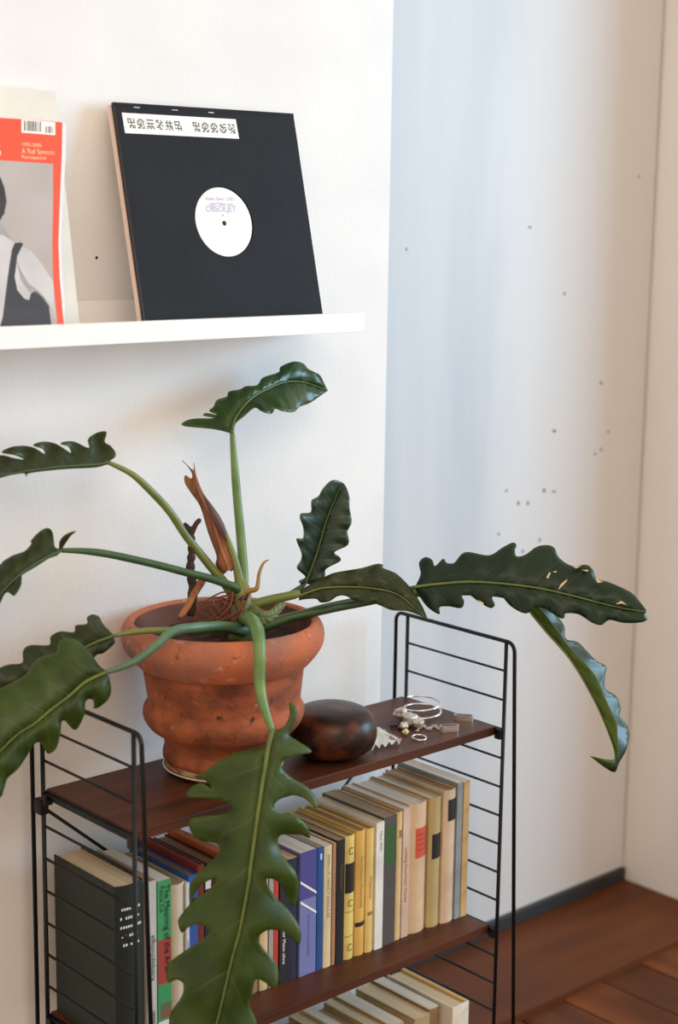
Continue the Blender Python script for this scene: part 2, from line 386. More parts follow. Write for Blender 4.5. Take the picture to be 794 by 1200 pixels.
def rtext(s, size, px, py, m, parent, align='CENTER', sx=1.0, d=0.004):
    a, b = st(fr, px, py, d); o = text('lettering', s, size, Oc + ex_ * a + ey_ * b + n_ * d, ex_, ey_, m, None, align, sx); return keep(o, parent)
rtext('Radio Slave - S.B.S', 0.0068, 258, 233, ink_lilac, rec)
rtext('(Jake Phillips mix)', 0.0058, 259, 239, ink_lilac, rec)
rtext('OBSOLJET', 0.0125, 259, 245, ink_lilac, rec, sx=0.95)
rtext('A', 0.005, 261, 252.5, ink_grey, rec)
sc_px = ((142.7, 132), (276, 139.8), (280, 162.7), (146.5, 155.9))
sq = [st(fr, *q, .005) for q in sc_px]
slab('sticker', [sq[3], sq[2], sq[1], sq[0]], fr, 0.0048, 0.0051, label_white, rec)
GL = {'A': ['11101', '10101', '11111', '00100', '01111', '01011'], 'B': ['01110', '11011', '10101', '11110', '01101', '11011'], 'C': ['11111', '00000', '11111', '01010', '11111', '10101'],
      'D': ['11010', '11011', '00110', '01101', '11100', '00110'], 'E': ['01010', '11111', '01010', '11111', '01011', '10101'], 'F': ['11110', '10010', '11110', '00101', '11111', '00101'],
      'G': ['01011', '11100', '01111', '10101', '11011', '01110'], 'H': ['11011', '01001', '10110', '11101', '00111', '01011']}
sx0, sy0 = sq[3]; wv = Vector((sq[2][0] - sq[3][0], sq[2][1] - sq[3][1])); hv = Vector((sq[0][0] - sq[3][0], sq[0][1] - sq[3][1]))
V = []; F = []
for k, g in enumerate('ABCDEF ABBGH'):
    if g == ' ': continue
    u0 = 0.035 + k * 0.080
    for rI, row in enumerate(GL[g]):
        for cI, c in enumerate(row):
            if c == '1':
                q = []
                for du, dv in ((0, 0), (1, 0), (1, 1), (0, 1)):
                    uu = u0 + (cI + du * .82) / 5 * 0.062; vv = 0.74 - (rI + dv * .8) / 6 * 0.50
                    s = sx0 + wv.x * uu + hv.x * vv; t = sy0 + wv.y * uu + hv.y * vv
                    q.append(len(V)); V.append(Oc + ex_ * s + ey_ * t + n_ * 0.00525)
                F.append(q)
keep(pd_obj('sticker_glyphs', V, F, mat('ink_sticker', (62, 60, 64), 0.7)), rec)
for px, py in ((160, 126), (204.5, 129), (247, 132)):
    a, b = st(fr, px, py, .0055); slab('staple', [(a - .005, b - .0006), (a + .005, b - .0006), (a + .005, b + .0006), (a - .005, b + .0006)], fr, 0.0052, 0.0058, silver_dull, rec)
rec2 = slab('record_sleeve', [(-0.0035, 0.0018), (S - .003, 0.0018), (S + .006, H - .030), (S - .003, H - .002), (-.0035, H - .002)], fr, -0.0050, -0.0006, pink_card, None)
tag(rec2, 'pale pinkish record sleeve standing behind the black sleeve on ledge', 'record')

# ================================================================== magazine and books on the ledge
mt = PY(73, 143, -0.030); z0 = 1.3440
ey = Vector((0, 0.078, mt.z - z0)); Om = Vector((mt.x, -0.030, mt.z)) - ey
fm = plane_frame(Om, (1, 0, 0), ey)
orange = mat('magazine_orange_red', (238, 84, 56), 0.35)
photo_bg = mat('photo_print_grey', (168, 160, 156), 0.35, (196, 190, 188), (5, 5, 7), 2)
skin_print = mat('photo_print_light', (206, 204, 204), 0.35, (182, 180, 182), (14, 14, 14), 2)
dark_print = mat('photo_print_dark', (42, 44, 50), 0.35, (58, 60, 66), (20, 20, 20), 3)
mag = thing('magazine', (Om.x - .1, Om.y, z0), 'orange-red magazine with photo of person in black tank top leaning on ledge', 'magazine')
def mp(pts): return [st(fm, *q) for q in pts]
def zfix(poly): return [(s, max(t, 0.0)) for s, t in poly]
cov = zfix(mp([(-150, 128), (0, 138), (62, 142), (73, 143.5), (72.5, 180), (70, 240), (68.5, 285), (70, 325), (73, 360), (75, 382), (76.5, 400), (-150, 410)]))
pg = [(s + (0.006 if s > -.02 else 0), t - (0.0015 if t > .1 else 0)) for s, t in cov]
slab('pages', [(s + (.004 if s > -.05 and t < .2 else 0), max(t, 0)) for s, t in pg], fm, -0.006, -0.0006, mat('magazine_pages', (226, 230, 236), 0.5), mag)
cv = slab('cover', cov, fm, -0.0006, 0.0, orange, mag)
ph = slab('cover_photo', zfix(mp([(-150, 168), (0, 188), (62, 192), (62, 240), (61, 285), (62, 325), (65, 360), (67, 382), (68, 400), (-150, 410)])), fm, 0.0, 0.0002, photo_bg, mag)
slab('photo_figure', zfix(mp([(-60, 262), (0, 266), (3, 275), (16, 284), (24, 288), (36, 294), (48, 308), (62, 330), (64, 358), (66.5, 376), (58, 366), (46, 352), (44, 400), (-60, 405)])), fm, 0.0002, 0.00035, skin_print, mag)
slab('photo_top', zfix(mp([(-3, 400), (3, 372), (7, 340), (11, 310), (14, 292), (17, 285), (24, 284), (27, 286), (20, 300), (17, 325), (20, 340), (28, 350), (34, 352), (36, 344), (42, 341), (50, 348), (57, 358), (60, 382), (61, 400)])), fm, 0.00035, 0.0005, dark_print, mag)
shade_print = mat('photo_print_shade', (150, 148, 150), 0.35, (170, 168, 170), (20, 20, 20), 2)
slab('photo_shade', zfix(mp([(19, 304), (24, 316), (33, 332), (44, 340), (54, 351), (66, 372), (56, 358), (46, 346), (34, 342), (24, 328)])), fm, 0.00035, 0.0005, shade_print, mag)
slab('photo_shade', zfix(mp([(0, 262), (5, 268), (12, 280), (6, 276), (0, 275), (-20, 270)])), fm, 0.00035, 0.0005, shade_print, mag)
slab('photo_hair', mp([(-40, 196), (0, 207), (5, 220), (7.5, 236), (5, 250), (0, 258), (-6, 262), (-40, 262)]), fm, 0.00035, 0.0005, dark_print, mag)
bc = slab('barcode_box', mp([(25, 139.8), (64.5, 143.0), (64.5, 158.5), (25, 155.5)]), fm, 0.0, 0.0004, label_white, mag)
V = []; F = []; q = 28.0
while q < 62:
    wdt = random.choice((0.5, 0.8, 1.4))
    if not 47 < q < 51:
        k = len(V); yA, yB_ = (141.3, 153.0) if q < 48 else (146.0, 153.8)
        for a, b in ((q, yB_ + (q - 25) * .07), (q + wdt, yB_ + (q - 25) * .07), (q + wdt, yA + (q - 25) * .07), (q, yA + (q - 25) * .07)):
            s, t = st(fm, a, b); V.append(fm[0] + fm[1] * s + fm[2] * t + fm[3] * 0.0005)
        F.append([k, k + 1, k + 2, k + 3])
    q += wdt + random.choice((0.6, 0.9, 1.3))
keep(pd_obj('barcode', V, F, mat('barcode_ink', (96, 84, 76), 0.6)), mag)
cream_ink = mat('cream_ink', (250, 214, 170), 0.5)
def mtext(s, size, px, py, m, sx=1.0):
    a, b = st(fm, px, py); keep(text('lettering', s, size, fm[0] + fm[1] * a + fm[2] * b + fm[3] * 0.0005, fm[1], fm[2], m, None, 'LEFT', sx), mag)
mtext('1995-2005', 0.0068, 25, 169.5, cream_ink); mtext('A Raf Simons', 0.0095, 25, 177.3, cream_ink, 0.95); mtext('Retrospective', 0.0072, 25, 184, cream_ink, 0.9)
mtext('e', 0.060, -19, 166, ink_white, 0.8)
bk = PY(63, 108, -0.012)
eyb = Vector((0, 0.050, bk.z - z0)); fb = plane_frame(Vector((bk.x, -0.012, bk.z)) - eyb, (1, 0, 0), eyb)
tag(slab('exhibition_catalogue', [(-0.19, 0), (0, 0), (0.0, eyb.length), (-0.19, eyb.length + .001)], fb, -0.006, 0.004, mat('catalogue_cream', (230, 226, 214), 0.6, (216, 216, 208), (20, 20, 20)), None),
    'cream paperback standing behind the orange magazine on ledge', 'book')

# ================================================================== books
def book(x0, x1, h, color, yf=-0.213, depth=0.135, z=None, page=None, round_=0.3, label=None, title=None, tcol=None, bands=(), tsize=None, rough=0.6, lean=0.0, hard=True, group=None, color2=None):
    """a book standing spine to the room: cover (two boards + curved spine), page block, printed bands and title"""
    x0 += 0.0004; x1 -= 0.0004; z = BT[10] if z is None else z; z += 0.0002; tW = x1 - x0
    b = thing('book', ((x0 + x1) / 2, yf + depth / 2, z), label, 'book', group)
    cm = mat('cover_%d_%d_%d' % color, color, rough, color2 or tuple(max(0, int(c * 0.9)) for c in color), (14, 14, 14), bump=0.15, bscale=260)
    ov = 0.0025 if hard else 0.0; bt = 0.0018 if hard else 0.0008
    bulge = round_ * tW * 0.5
    n = 8; sp = []
    for k in range(n + 1):
        a = k / n; sp.append((x0 + tW * a, yf + bulge * (1 - math.sin(math.pi * a)) if True else yf))
    y1 = yf + depth
    outer = [(x0, y1)] + sp + [(x1, y1)]
    inner = [(x1 - bt, y1)] + [(min(max(px_, x0 + bt), x1 - bt), py_ + bt) for px_, py_ in reversed(sp)] + [(x0 + bt, y1)]
    loop = outer + inner; k = len(loop)
    V = [(a, c, z) for a, c in loop] + [(a, c, z + h) for a, c in loop]
    F = [[j, (j + 1) % k, k + (j + 1) % k, k + j] for j in range(k)]
    m2 = k // 2
    for j in range(m2 - 1):
        F.append([j, k - 1 - j, k - 2 - j, j + 1]); F.append([k + j, k + j + 1, 2 * k - 2 - j, 2 * k - 1 - j])
    bm = bmesh.new(); vs = [bm.verts.new(v) for v in V]
    for f in F: bm.faces.new([vs[q] for q in f])
    keep(bm_obj('cover', bm, cm), b)
    pgs = page or page_cream
    pv = [(x0 + bt, y1 - ov)] + [(min(max(a, x0 + bt), x1 - bt), c + bt + 0.0002) for a, c in sp] + [(x1 - bt, y1 - ov)]; k = len(pv)
    V = [(a, c, z + ov) for a, c in pv] + [(a, c, z + h - ov) for a, c in pv]
    keep(pd_obj('pages', V, [list(range(k))[::-1], list(range(k, 2 * k))] + [[j, (j + 1) % k, k + (j + 1) % k, k + j] for j in range(k)], pgs), b)
    def spy(a): return yf + bulge * (1 - math.sin(math.pi * a)) - 0.0003
    for (f0, f1, a0, a1, bc) in bands:                       # printed band on the spine (fractions of height, width)
        V = []; F = []; nn = 8
        for j in range(nn + 1):
            a = a0 + (a1 - a0) * j / nn; V += [(x0 + tW * a, spy(a), z + h * f0), (x0 + tW * a, spy(a), z + h * f1)]
        for j in range(nn): F.append([2 * j, 2 * j + 2, 2 * j + 3, 2 * j + 1])
        keep(pd_obj('spine_label', V, F, bc), b)
    if title:
        for (s, f_top, size, ac, *up_) in title:
            o = text('spine_title', s, size, (x0 + tW * ac, spy(0.5) - 0.0006, z + h * f_top), (0, 0, 1 if up_ else -1), (-1 if up_ else 1, 0, 0), tcol or ink_black, None); keep(o, b)
    return b
def pm(name, rgb): return mat('print_' + name, rgb, 0.6)
lab_red = pm('red', (206, 84, 60)); lab_black = pm('black', (32, 30, 28)); lab_green = pm('green', (58, 90, 48)); lab_white = pm('white', (228, 226, 220))
lab_gold = pm('gold', (150, 120, 70)); lab_blue = pm('lightblue', (196, 204, 236))
row = 'books on the upper book row of the wire bookshelf'
bz = BT[10]
b = book(0.014, 0.060, 0.230, (30, 39, 30), yf=-0.216, depth=0.150, round_=0.25, label='thick dark green cloth book at the end of the row beside wire frame', group=row, page=page_cream)
V = []; F = []                                               # rows of little silver letters, two slanting columns
for r_i, nb in enumerate((8, 9, 9, 8, 7)):
    for k in range(nb):
        if random.random() < .1: continue
        xx = 0.0375 + (k - nb / 2) * .0037; zz = bz + 0.196 - r_i * .0125; q = len(V)
        yy_ = -0.2163 + .004 * (((xx - .037) / .023) ** 2)
        V += [(xx, yy_, zz), (xx + .0026, yy_, zz), (xx + .0026, yy_, zz + .0034), (xx, yy_, zz + .0034)]; F.append([q, q + 1, q + 2, q + 3])
keep(pd_obj('spine_lettering', V, F, ink_white), b)
book(0.0625, 0.079, 0.224, (206, 204, 198), yf=-0.214, round_=0.0, hard=False, title=[('Kompsychologie', 0.37, 0.0098, .55, 1), ('Kessel', 0.03, 0.0125, .55, 1)], label='grey white paperback with large black spine lettering beside dark green book', group=row, page=page_brown)
b = book(0.0805, 0.103, 0.220, (60, 150, 92), yf=-0.214, round_=0.0, hard=False, color2=(70, 160, 100), title=[('The Meaning of the Arts', 0.97, 0.0125, .68), ('Pascal Co', 0.97, 0.0095, .28)],
     bands=((0.33, 0.62, 0, 1, mat('print_redblur', (196, 58, 46), 0.6, (150, 70, 56), (30, 30, 30))), (0.10, 0.2, 0.2, 1, mat('print_redblur2', (170, 66, 56), 0.6, (90, 110, 80), (40, 40, 40))), (0.0, 0.085, 0, 1, lab_white), (0.028, 0.038, 0, 1, lab_black)),
     label='green and red paperback with white foot band and black spine title', group=row, page=page_white)
book(0.104, 0.128, 0.207, (222, 204, 178), yf=-0.213, round_=0.35, hard=False, label='cream paperback between the green red paperback and a thin white book', group=row, page=page_brown)
book(0.1285, 0.1345, 0.205, (224, 226, 228), yf=-0.213, round_=0, hard=False, label='thin white book leaning next to blue book', group=row, title=[('arendt studien', .6, .005, .5)], tcol=ink_grey)
book(0.135, 0.151, 0.212, (50, 92, 168), yf=-0.210, depth=.14, round_=0.0, label='blue book between thin white book and dark red book', group=row, page=page_brown, bands=((.80, .84, 0, 1, lab_black),))
book(0.1515, 0.163, 0.222, (128, 36, 34), yf=-0.208, depth=.14, round_=0.1, label='dark red hardback beside a blue book', group=row, page=page_brown)
book(0.1635, 0.176, 0.214, (34, 32, 34), yf=-0.208, round_=0, label='black book with white bands partly behind hanging leaf', group=row, bands=((.86, .96, .1, .9, lab_white), (.70, .73, .1, .9, lab_white)), page=page_brown)
book(0.177, 0.199, 0.214, (96, 44, 34), yf=-0.205, round_=0.2, label='dark brown hardback with brown pages behind hanging leaf', group=row, page=page_brown)
book(0.200, 0.214, 0.222, (186, 96, 52), yf=-0.207, round_=0.2, hard=False, label='orange brown paperback behind hanging leaf', group=row, page=mat('page_orange', (190, 108, 66), 0.8))
book(0.215, 0.236, 0.208, (196, 180, 150), yf=-0.206, round_=0.2, hard=False, label='beige paperback wholly shaded by hanging leaf', group=row)
book(0.237, 0.263, 0.206, (150, 120, 88), yf=-0.205, round_=0.2, label='light brown hardback behind hanging leaf', group=row)
book(0.264, 0.2795, 0.192, (214, 192, 144), yf=-0.206, round_=0.2, hard=False, label='cream yellow paperback left of a thin grey book', group=row)
book(0.280, 0.2885, 0.190, (164, 160, 156), yf=-0.206, round_=0, hard=False, label='thin grey paperback beside red book', group=row)
book(0.289, 0.2985, 0.192, (196, 66, 44), yf=-0.206, round_=0.2, hard=False, label='red paperback beside black book with white lettering', group=row)
book(0.299, 0.3145, 0.187, (34, 32, 36), yf=-0.207, round_=0, hard=False, title=[('R. Musil  Der Mann ohne', .62, .0085, .5)], tcol=ink_white, label='black paperback with white spine lettering beside navy book', group=row)
book(0.315, 0.3345, 0.186, (38, 42, 66), yf=-0.207, round_=0.15, hard=False, label='dark navy book beside lavender blue paperback', group=row)
b = book(0.335, 0.367, 0.191, (118, 122, 176), yf=-0.209, round_=0.0, hard=False, color2=(110, 114, 168), bands=((.62, 1.0, 0, 1, pm('violet', (74, 72, 140))),), title=[('Die Kunst der Gesellschaft', .5, .006, .55)], tcol=pm('lav', (92, 96, 150)), label='lavender blue paperback with two white diagonal stripes on its spine', group=row, page=page_white)
for fz in (0.76, 0.60):
    zc = bz + .191 * fz; y = -0.2098
    V = [(0.3356, y, zc), (0.3664, y, zc - .0235), (0.3664, y, zc - .0195), (0.3356, y, zc + .004)]
    keep(pd_obj('spine_stripe', V, [[0, 1, 2, 3]], ink_white), b)
book(0.3675, 0.380, 0.191, (30, 78, 142), yf=-0.210, round_=0.1, hard=False, bands=((.90, .95, .4, .7, lab_blue),), label='bright blue paperback beside lavender blue paperback', group=row, page=page_brown)
book(0.3805, 0.396, 0.190, (222, 206, 162), yf=-0.211, round_=0.2, hard=False, title=[('JEAN-LUC NANCY SINGULAR', .93, .0075, .5)], tcol=ink_grey, label='pale cream paperback with grey spine lettering beside bright blue paperback', group=row, page=page_white)
book(0.3965, 0.4035, 0.191, (176, 128, 92), yf=-0.211, round_=0.1, hard=False, label='thin brown pink paperback beside black paperback', group=row)
book(0.404, 0.4205, 0.193, (30, 27, 26), yf=-0.212, round_=0.1, hard=False, title=[('Michel Foucault', .8, .006, .5)], tcol=pm('dim', (110, 96, 70)), label='black paperback next to yellow book with black label', group=row, page=page_brown)
b = book(0.421, 0.4415, 0.195, (226, 204, 118), yf=-0.213, round_=0.4, bands=((.54, .78, .05, .95, lab_black), (.385, .391, .05, .95, lab_gold), (.185, .191, .05, .95, lab_gold)), label='yellow book with black spine label and round C marks', group=row, page=page_brown)
for fz in (.88, .46, .10):
    pts = [(0.4315 + .0042 * math.cos(a), -0.2137, bz + .195 * fz + .0052 * math.sin(a)) for a in [0.7 + k / 14 * 4.9 for k in range(15)]]
    keep(tube('spine_mark', pts, 0.0006, pm('mark', (120, 96, 50)), None, 6), b)
book(0.442, 0.4615, 0.198, (224, 178, 92), yf=-0.214, round_=0.35, bands=((.235, .27, 0, 1, lab_black),), title=[('Die fröhliche Wissenschaft', .80, .0075, .5)], tcol=pm('ochre', (150, 112, 52)), label='orange yellow book with narrow black band low on its spine', group=row, page=page_brown)
book(0.462, 0.4785, 0.197, (234, 202, 122), yf=-0.215, round_=0.35, bands=((.30, .33, 0.2, .8, lab_gold),), title=[('Wittgenstein', .62, .007, .5)], tcol=pm('ochre', (150, 112, 52)), label='light yellow book beside a taller white book', group=row, page=page_brown)
book(0.479, 0.4955, 0.203, (236, 234, 226), yf=-0.216, round_=0.0, hard=False, title=[('Neue Welt', .93, .007, .6)], tcol=ink_grey, label='white paperback beside dark grey green book', group=row, page=page_cream)
book(0.496, 0.5235, 0.206, (84, 80, 76), yf=-0.214, round_=0.0, depth=.14, hard=False, color2=(74, 70, 68), bands=((.62, .93, .1, 1, lab_green),), label='dark grey book with green block on its spine', group=row, page=page_brown)
book(0.524, 0.5385, 0.207, (226, 194, 142), yf=-0.213, round_=0.4, bands=((.80, .86, .4, .95, lab_gold),), label='cream tan book beside dark grey book', group=row, page=page_brown)
book(0.539, 0.554, 0.209, (214, 188, 166), yf=-0.212, round_=0.0, hard=False, title=[('Ludwig Feuerbach Werke', .70, .0085, .5)], tcol=ink_red, label='pale pinkish paperback with faded red spine lettering', group=row, page=page_white)
book(0.5545, 0.594, 0.211, (222, 192, 156), yf=-0.214, round_=0.35, bands=((.58, .81, .28, .98, lab_red), (.755, .762, .34, .9, lab_black), (.72, .726, .34, .9, lab_black), (.68, .686, .34, .9, lab_black), (.64, .646, .34, .9, lab_black)), label='thick cream book with red spine label', group=row, page=page_white)
book(0.5945, 0.6215, 0.213, (190, 168, 116), yf=-0.216, round_=0.35, bands=((.53, .72, .2, 1, lab_black),), label='olive tan book with black label halfway up its spine', group=row, page=page_white)
book(0.622, 0.650, 0.219, (218, 192, 162), yf=-0.219, round_=0.3, bands=((.77, .93, .28, 1, lab_black),), label='cream book with black label near the top of its spine', group=row, page=page_brown)
book(0.6505, 0.663, 0.226, (146, 154, 156), yf=-0.218, round_=0.0, hard=False, label='grey blue paperback beside the last tan book', group=row, page=page_white)
book(0.6635, 0.6775, 0.225, (206, 172, 112), yf=-0.219, round_=0.0, hard=False, color2=(186, 150, 96), label='tan paperback last in the row against wire frame', group=row, page=page_white)
# bottom row
row3 = 'books on the bottom board of the wire bookshelf'
bx = 0.250; tones = [(182, 160, 122), (150, 126, 92), (196, 178, 140), (170, 140, 96), (160, 140, 110), (188, 166, 120), (176, 160, 128), (146, 122, 84), (198, 182, 146), (184, 164, 124), (190, 176, 140), (172, 150, 104), (196, 180, 140)]
k = 0
while bx < 0.628:
    tw = [0.024, 0.018, 0.03, 0.022, 0.027, 0.02, 0.034][k % 7]; x1 = min(bx + tw, 0.633)
    book(bx, x1, 0.176 + 0.004 * (k * 37 % 3), tones[k % 13], yf=-0.222 + .004 * (k % 3), depth=0.14, z=BT[17], round_=0.2, hard=k % 3 == 0, label=('worn beige book in the bottom row with dark browned page tops', 'worn beige book in the bottom row with cream page tops', 'worn beige book in the bottom row with pale page tops')[k % 3], group=row3, page=(page_brown, page_cream, page_white)[k % 3])
    bx = x1 + 0.0004; k += 1
b = book(0.634, 0.672, 0.187, (236, 228, 210), yf=-0.236, depth=0.150, z=BT[17], round_=0, label='book with yellow and white cover at the end of bottom row', group=row3, page=page_cream)
keep(box('yellow_board', 0.6640, 0.6680, -0.2335, -0.088, BT[17] + .002, BT[17] + .1875, mat('print_yellow', (206, 158, 52), 0.6, (196, 150, 60), (20, 20, 20))), b)

# ================================================================== things on the top board
ZB = BT[3]
PC = Vector((0.2405, -0.1505, ZB))
sau = lathe('saucer', [(0.050, 0.0003), (0.062, 0.0006), (0.074, 0.004), (0.0845, 0.0095), (0.0850, 0.0105), (0.0835, 0.0108), (0.0798, 0.0072), (0.0765, 0.0044), (0.06, 0.0044), (0.03, 0.0045)], saucer_white, None, 64, PC)
tag(sau, 'shallow white saucer under the terracotta pot', 'saucer')
plant = thing('potted_plant', PC + Vector((0, 0, 0.0046)), 'large green plant with wavy lobed leaves in a terracotta pot', 'potted plant')
def wob(a, z): return 0.008 * math.sin(3 * a + 1.3 + z * 20) + 0.006 * math.sin(7 * a + z * 60) + 0.005 * math.sin(13 * a - z * 170) * max(0, 1 - abs(z - .035) / .03)
def wob2(a, z): return 0.006 * math.sin(2 * a + 0.6) + 0.004 * math.sin(5 * a + 2)
pz = Vector((PC.x, PC.y, PC.z + 0.0046))
prof = [(0.060, 0.0), (0.0725, 0.0), (0.0775, 0.006), (0.0815, 0.013), (0.0848, 0.020), (0.0835, 0.028), (0.0815, 0.036), (0.0835, 0.046), (0.0880, 0.0545), (0.0905, 0.0565), (0.1005, 0.0595), (0.1075, 0.066), (0.1125, 0.076), (0.1125, 0.086), (0.1085, 0.094), (0.1065, 0.100),
        (0.1090, 0.125), (0.1120, 0.148), (0.1135, 0.154)]
prof = cr(prof, 3)
keep(lathe('pot_body', prof, terracotta, None, 80, pz, wob), plant)
keep(lathe('pot_lining', [(0.1215, 0.209), (0.1190, 0.200), (0.1160, 0.176), (0.112, 0.160)], mat('stained_inside', (92, 58, 46), 0.9, (128, 84, 66), (18, 18, 18), 5), None, 80, pz, wob2, False), plant)
rim = cr([(0.1135, 0.150), (0.1205, 0.154), (0.1310, 0.166), (0.1395, 0.180), (0.1415, 0.192), (0.1395, 0.203), (0.1340, 0.2105), (0.1285, 0.213), (0.1235, 0.2105), (0.1205, 0.200), (0.1170, 0.175), (0.114, 0.156)], 4)
keep(lathe('pot_rim', rim, terracotta_rim, None, 80, pz, wob2, False), plant)
keep(lathe('lime_crust', cr([(0.0738, 0.0004), (0.0765, 0.003), (0.0800, 0.008), (0.0822, 0.0125), (0.0826, 0.014)], 3), lime, None, 64, pz, lambda a, z: wob(a, z) + .006 * math.sin(9 * a) * (z > .01), False), plant)
V = []; F = []; RN, SN = 14, 48                                # soil surface, lumpy
for i in range(RN + 1):
    for k in range(SN):
        a = 2 * math.pi * k / SN; r = 0.1165 * i / RN
        V.append((pz.x + r * math.cos(a), pz.y + r * math.sin(a), pz.z + 0.178 + random.uniform(-.004, .005) + 0.008 * math.cos(r / .1165 * 1.5)))
for i in range(RN):
    for k in range(SN):
        k2 = (k + 1) % SN; F.append([i * SN + k, i * SN + k2, (i + 1) * SN + k2, (i + 1) * SN + k])
so = keep(pd_obj('soil', V, F, soil, None, True), plant)
D0 = (pz + Vector((0, 0, .2)) - CAM).dot(FW)                   # depth of the pot axis
def at(P): return [PD(a, b, D0 + c) for a, b, c in P]
def stalk(name, P, r0, r1, m, n=8, rm=None, seg=12):
    pts = cr(P, n); k = len(pts); w3 = at(pts)
    r0, r1 = r0 * 1.1, r1 * 1.12
    rr = [((r0 + (r1 - r0) * i / (k - 1)) if rm is None else (r0 + (rm - r0) * i / (k - 1) * 2 if i < k / 2 else rm + (r1 - rm) * (2 * i / (k - 1) - 1))) for i in range(k)]
    rr = [q * (1 - .38 * max(0, (i / (k - 1) - .8) / .2)) for i, q in enumerate(rr)]
    return keep(tube(name, w3, rr, m, None, seg), plant)
def clampwall(v):
    if v.y > -0.006: v.y = -0.006
    return v
def leaf(mid, sides, m, ribm, bulge=0.010, ruffle=0.004, name='leaf', rib=True, ribr=0.0026, ribside=-1, cell=4.2):
    """mid: midrib (px,py,depth offset); sides: [(outline px list, depth slope, ruffle phase)].
    Each half is triangulated inside its outline; depth follows the midrib, tilts, bulges and ruffles towards the edge."""
    md = cr(mid, 12); L = [0.0]
    for a, b in zip(md, md[1:]): L.append(L[-1] + math.hypot(b[0] - a[0], b[1] - a[1]))
    T = [l / L[-1] for l in L]
    def near(x, y, P, closed=False):
        best = (1e18, 0, 0.0)
        for i in range(len(P) - 1):
            ax, ay = P[i][0], P[i][1]; dx, dy = P[i + 1][0] - ax, P[i + 1][1] - ay; q = dx * dx + dy * dy
            t = 0.0 if q < 1e-12 else min(1.0, max(0.0, ((x - ax) * dx + (y - ay) * dy) / q))
            d = (ax + dx * t - x) ** 2 + (ay + dy * t - y) ** 2
            if d < best[0]: best = (d, i, t)
        return math.sqrt(best[0]), best[1], best[2]
    V = []; F = []; UVs = []
    for outline, slope, ph_ in sides:
        o = cr([p[:2] for p in outline], 4)
        loop = [(a, b) for a, b in o] + [(p[0], p[1]) for p in reversed(md)]
        lp = [loop[0]]
        for q in loop[1:]:
            if math.hypot(q[0] - lp[-1][0], q[1] - lp[-1][1]) > 0.25: lp.append(q)
        if math.hypot(lp[0][0] - lp[-1][0], lp[0][1] - lp[-1][1]) < 0.25: lp.pop()
        nl = len(lp)
        def inside(x, y):
            c = False
            for k in range(nl):
                x1, y1 = lp[k]; x2, y2 = lp[k - 1]
                if (y1 > y) != (y2 > y) and x < (x2 - x1) * (y - y1) / (y2 - y1) + x1: c = not c
            return c
        pts = list(lp); x0 = min(p[0] for p in lp); x1 = max(p[0] for p in lp); y0 = min(p[1] for p in lp); y1 = max(p[1] for p in lp)
        closed = lp + [lp[0]]; yy = y0; r = 0
        while yy < y1:
            xx = x0 + (r % 2) * cell / 2
            while xx < x1:
                if inside(xx, yy) and near(xx, yy, closed)[0] > cell * 0.45: pts.append((xx, yy))
                xx += cell
            yy += cell * 0.87; r += 1
        res = delaunay_2d_cdt([Vector(p) for p in pts], [], [list(range(nl))], 1, 1e-4)
        b0 = len(V)
        for v in res[0]:
            x, y = v.x, v.y
            dm, k, t = near(x, y, md); de = near(x, y, o)[0]
            mdp = md[k][2] + (md[k + 1][2] - md[k][2]) * t; tv = T[k] + (T[k + 1] - T[k]) * t
            sN = dm / max(1e-6, dm + de); dist = dm / 830; sm = min(1.0, dm / 7.0) ** 1.4
            dep = mdp + slope * dist - bulge * math.sin(math.pi * (0.15 + 0.75 * sN)) * sm * min(1, (dm + de) / 25) + ruffle * min(1, dist / .03) * sN * math.sin(tv * 42 + ph_)
            V.append(clampwall(PD(x, y, D0 + dep))); UVs.append((tv, sN))
        for f in res[2]: F.append([b0 + q for q in f])
    me = bpy.data.meshes.new(name); me.from_pydata([tuple(v) for v in V], [], F); me.update()
    uvl = me.uv_layers.new(name='UVMap')
    for lq in me.loops: uvl.data[lq.index].uv = UVs[lq.vertex_index]
    bm = bmesh.new(); bm.from_mesh(me); bmesh.ops.recalc_face_normals(bm, faces=bm.faces); bm.to_mesh(me); bm.free()
    lo = keep(link(name, me, m, None, True), plant)
    md_ = lo.modifiers.new('thickness', 'SOLIDIFY'); md_.thickness = 0.0009; md_.offset = 0
    if rib:
        rp = [clampwall(PD(a, b, D0 + c + ribside * .0012)) for a, b, c in md]; k = len(rp)
        ro = tube('midrib', rp, [ribr * (1 - .75 * i / (k - 1)) for i in range(k)], ribm, None, 8)
        ro.parent = lo
    return lo
g_dark = leaf_mat('leaf_dark', (18, 40, 27), (27, 50, 31), (58, 78, 50), spec=0.28)
g_olive = leaf_mat('leaf_olive', (44, 62, 22), (60, 80, 28), (84, 100, 42), n=7, rough=0.4)
g_brownish = leaf_mat('leaf_brownish', (48, 58, 26), (38, 52, 26), (82, 86, 44), n=6, rough=0.38)
g_blue = leaf_mat('leaf_bluish', (30, 54, 42), (42, 62, 42), (92, 112, 84), n=7, rough=0.38, spec=0.45)
g_under = leaf_mat('leaf_underside_green', (66, 88, 34), (78, 100, 38), (110, 126, 60), n=7, rough=0.5)
g_top = leaf_mat('leaf_glossy', (28, 58, 26), (44, 76, 28), (86, 112, 60), n=7, rough=0.28, spec=0.4)

# crown
stalk('stem', [(283, 748, 0.0), (284, 725, -.005), (283, 700, -.005), (281, 678, 0.0)], 0.017, 0.010, petiole_olive)
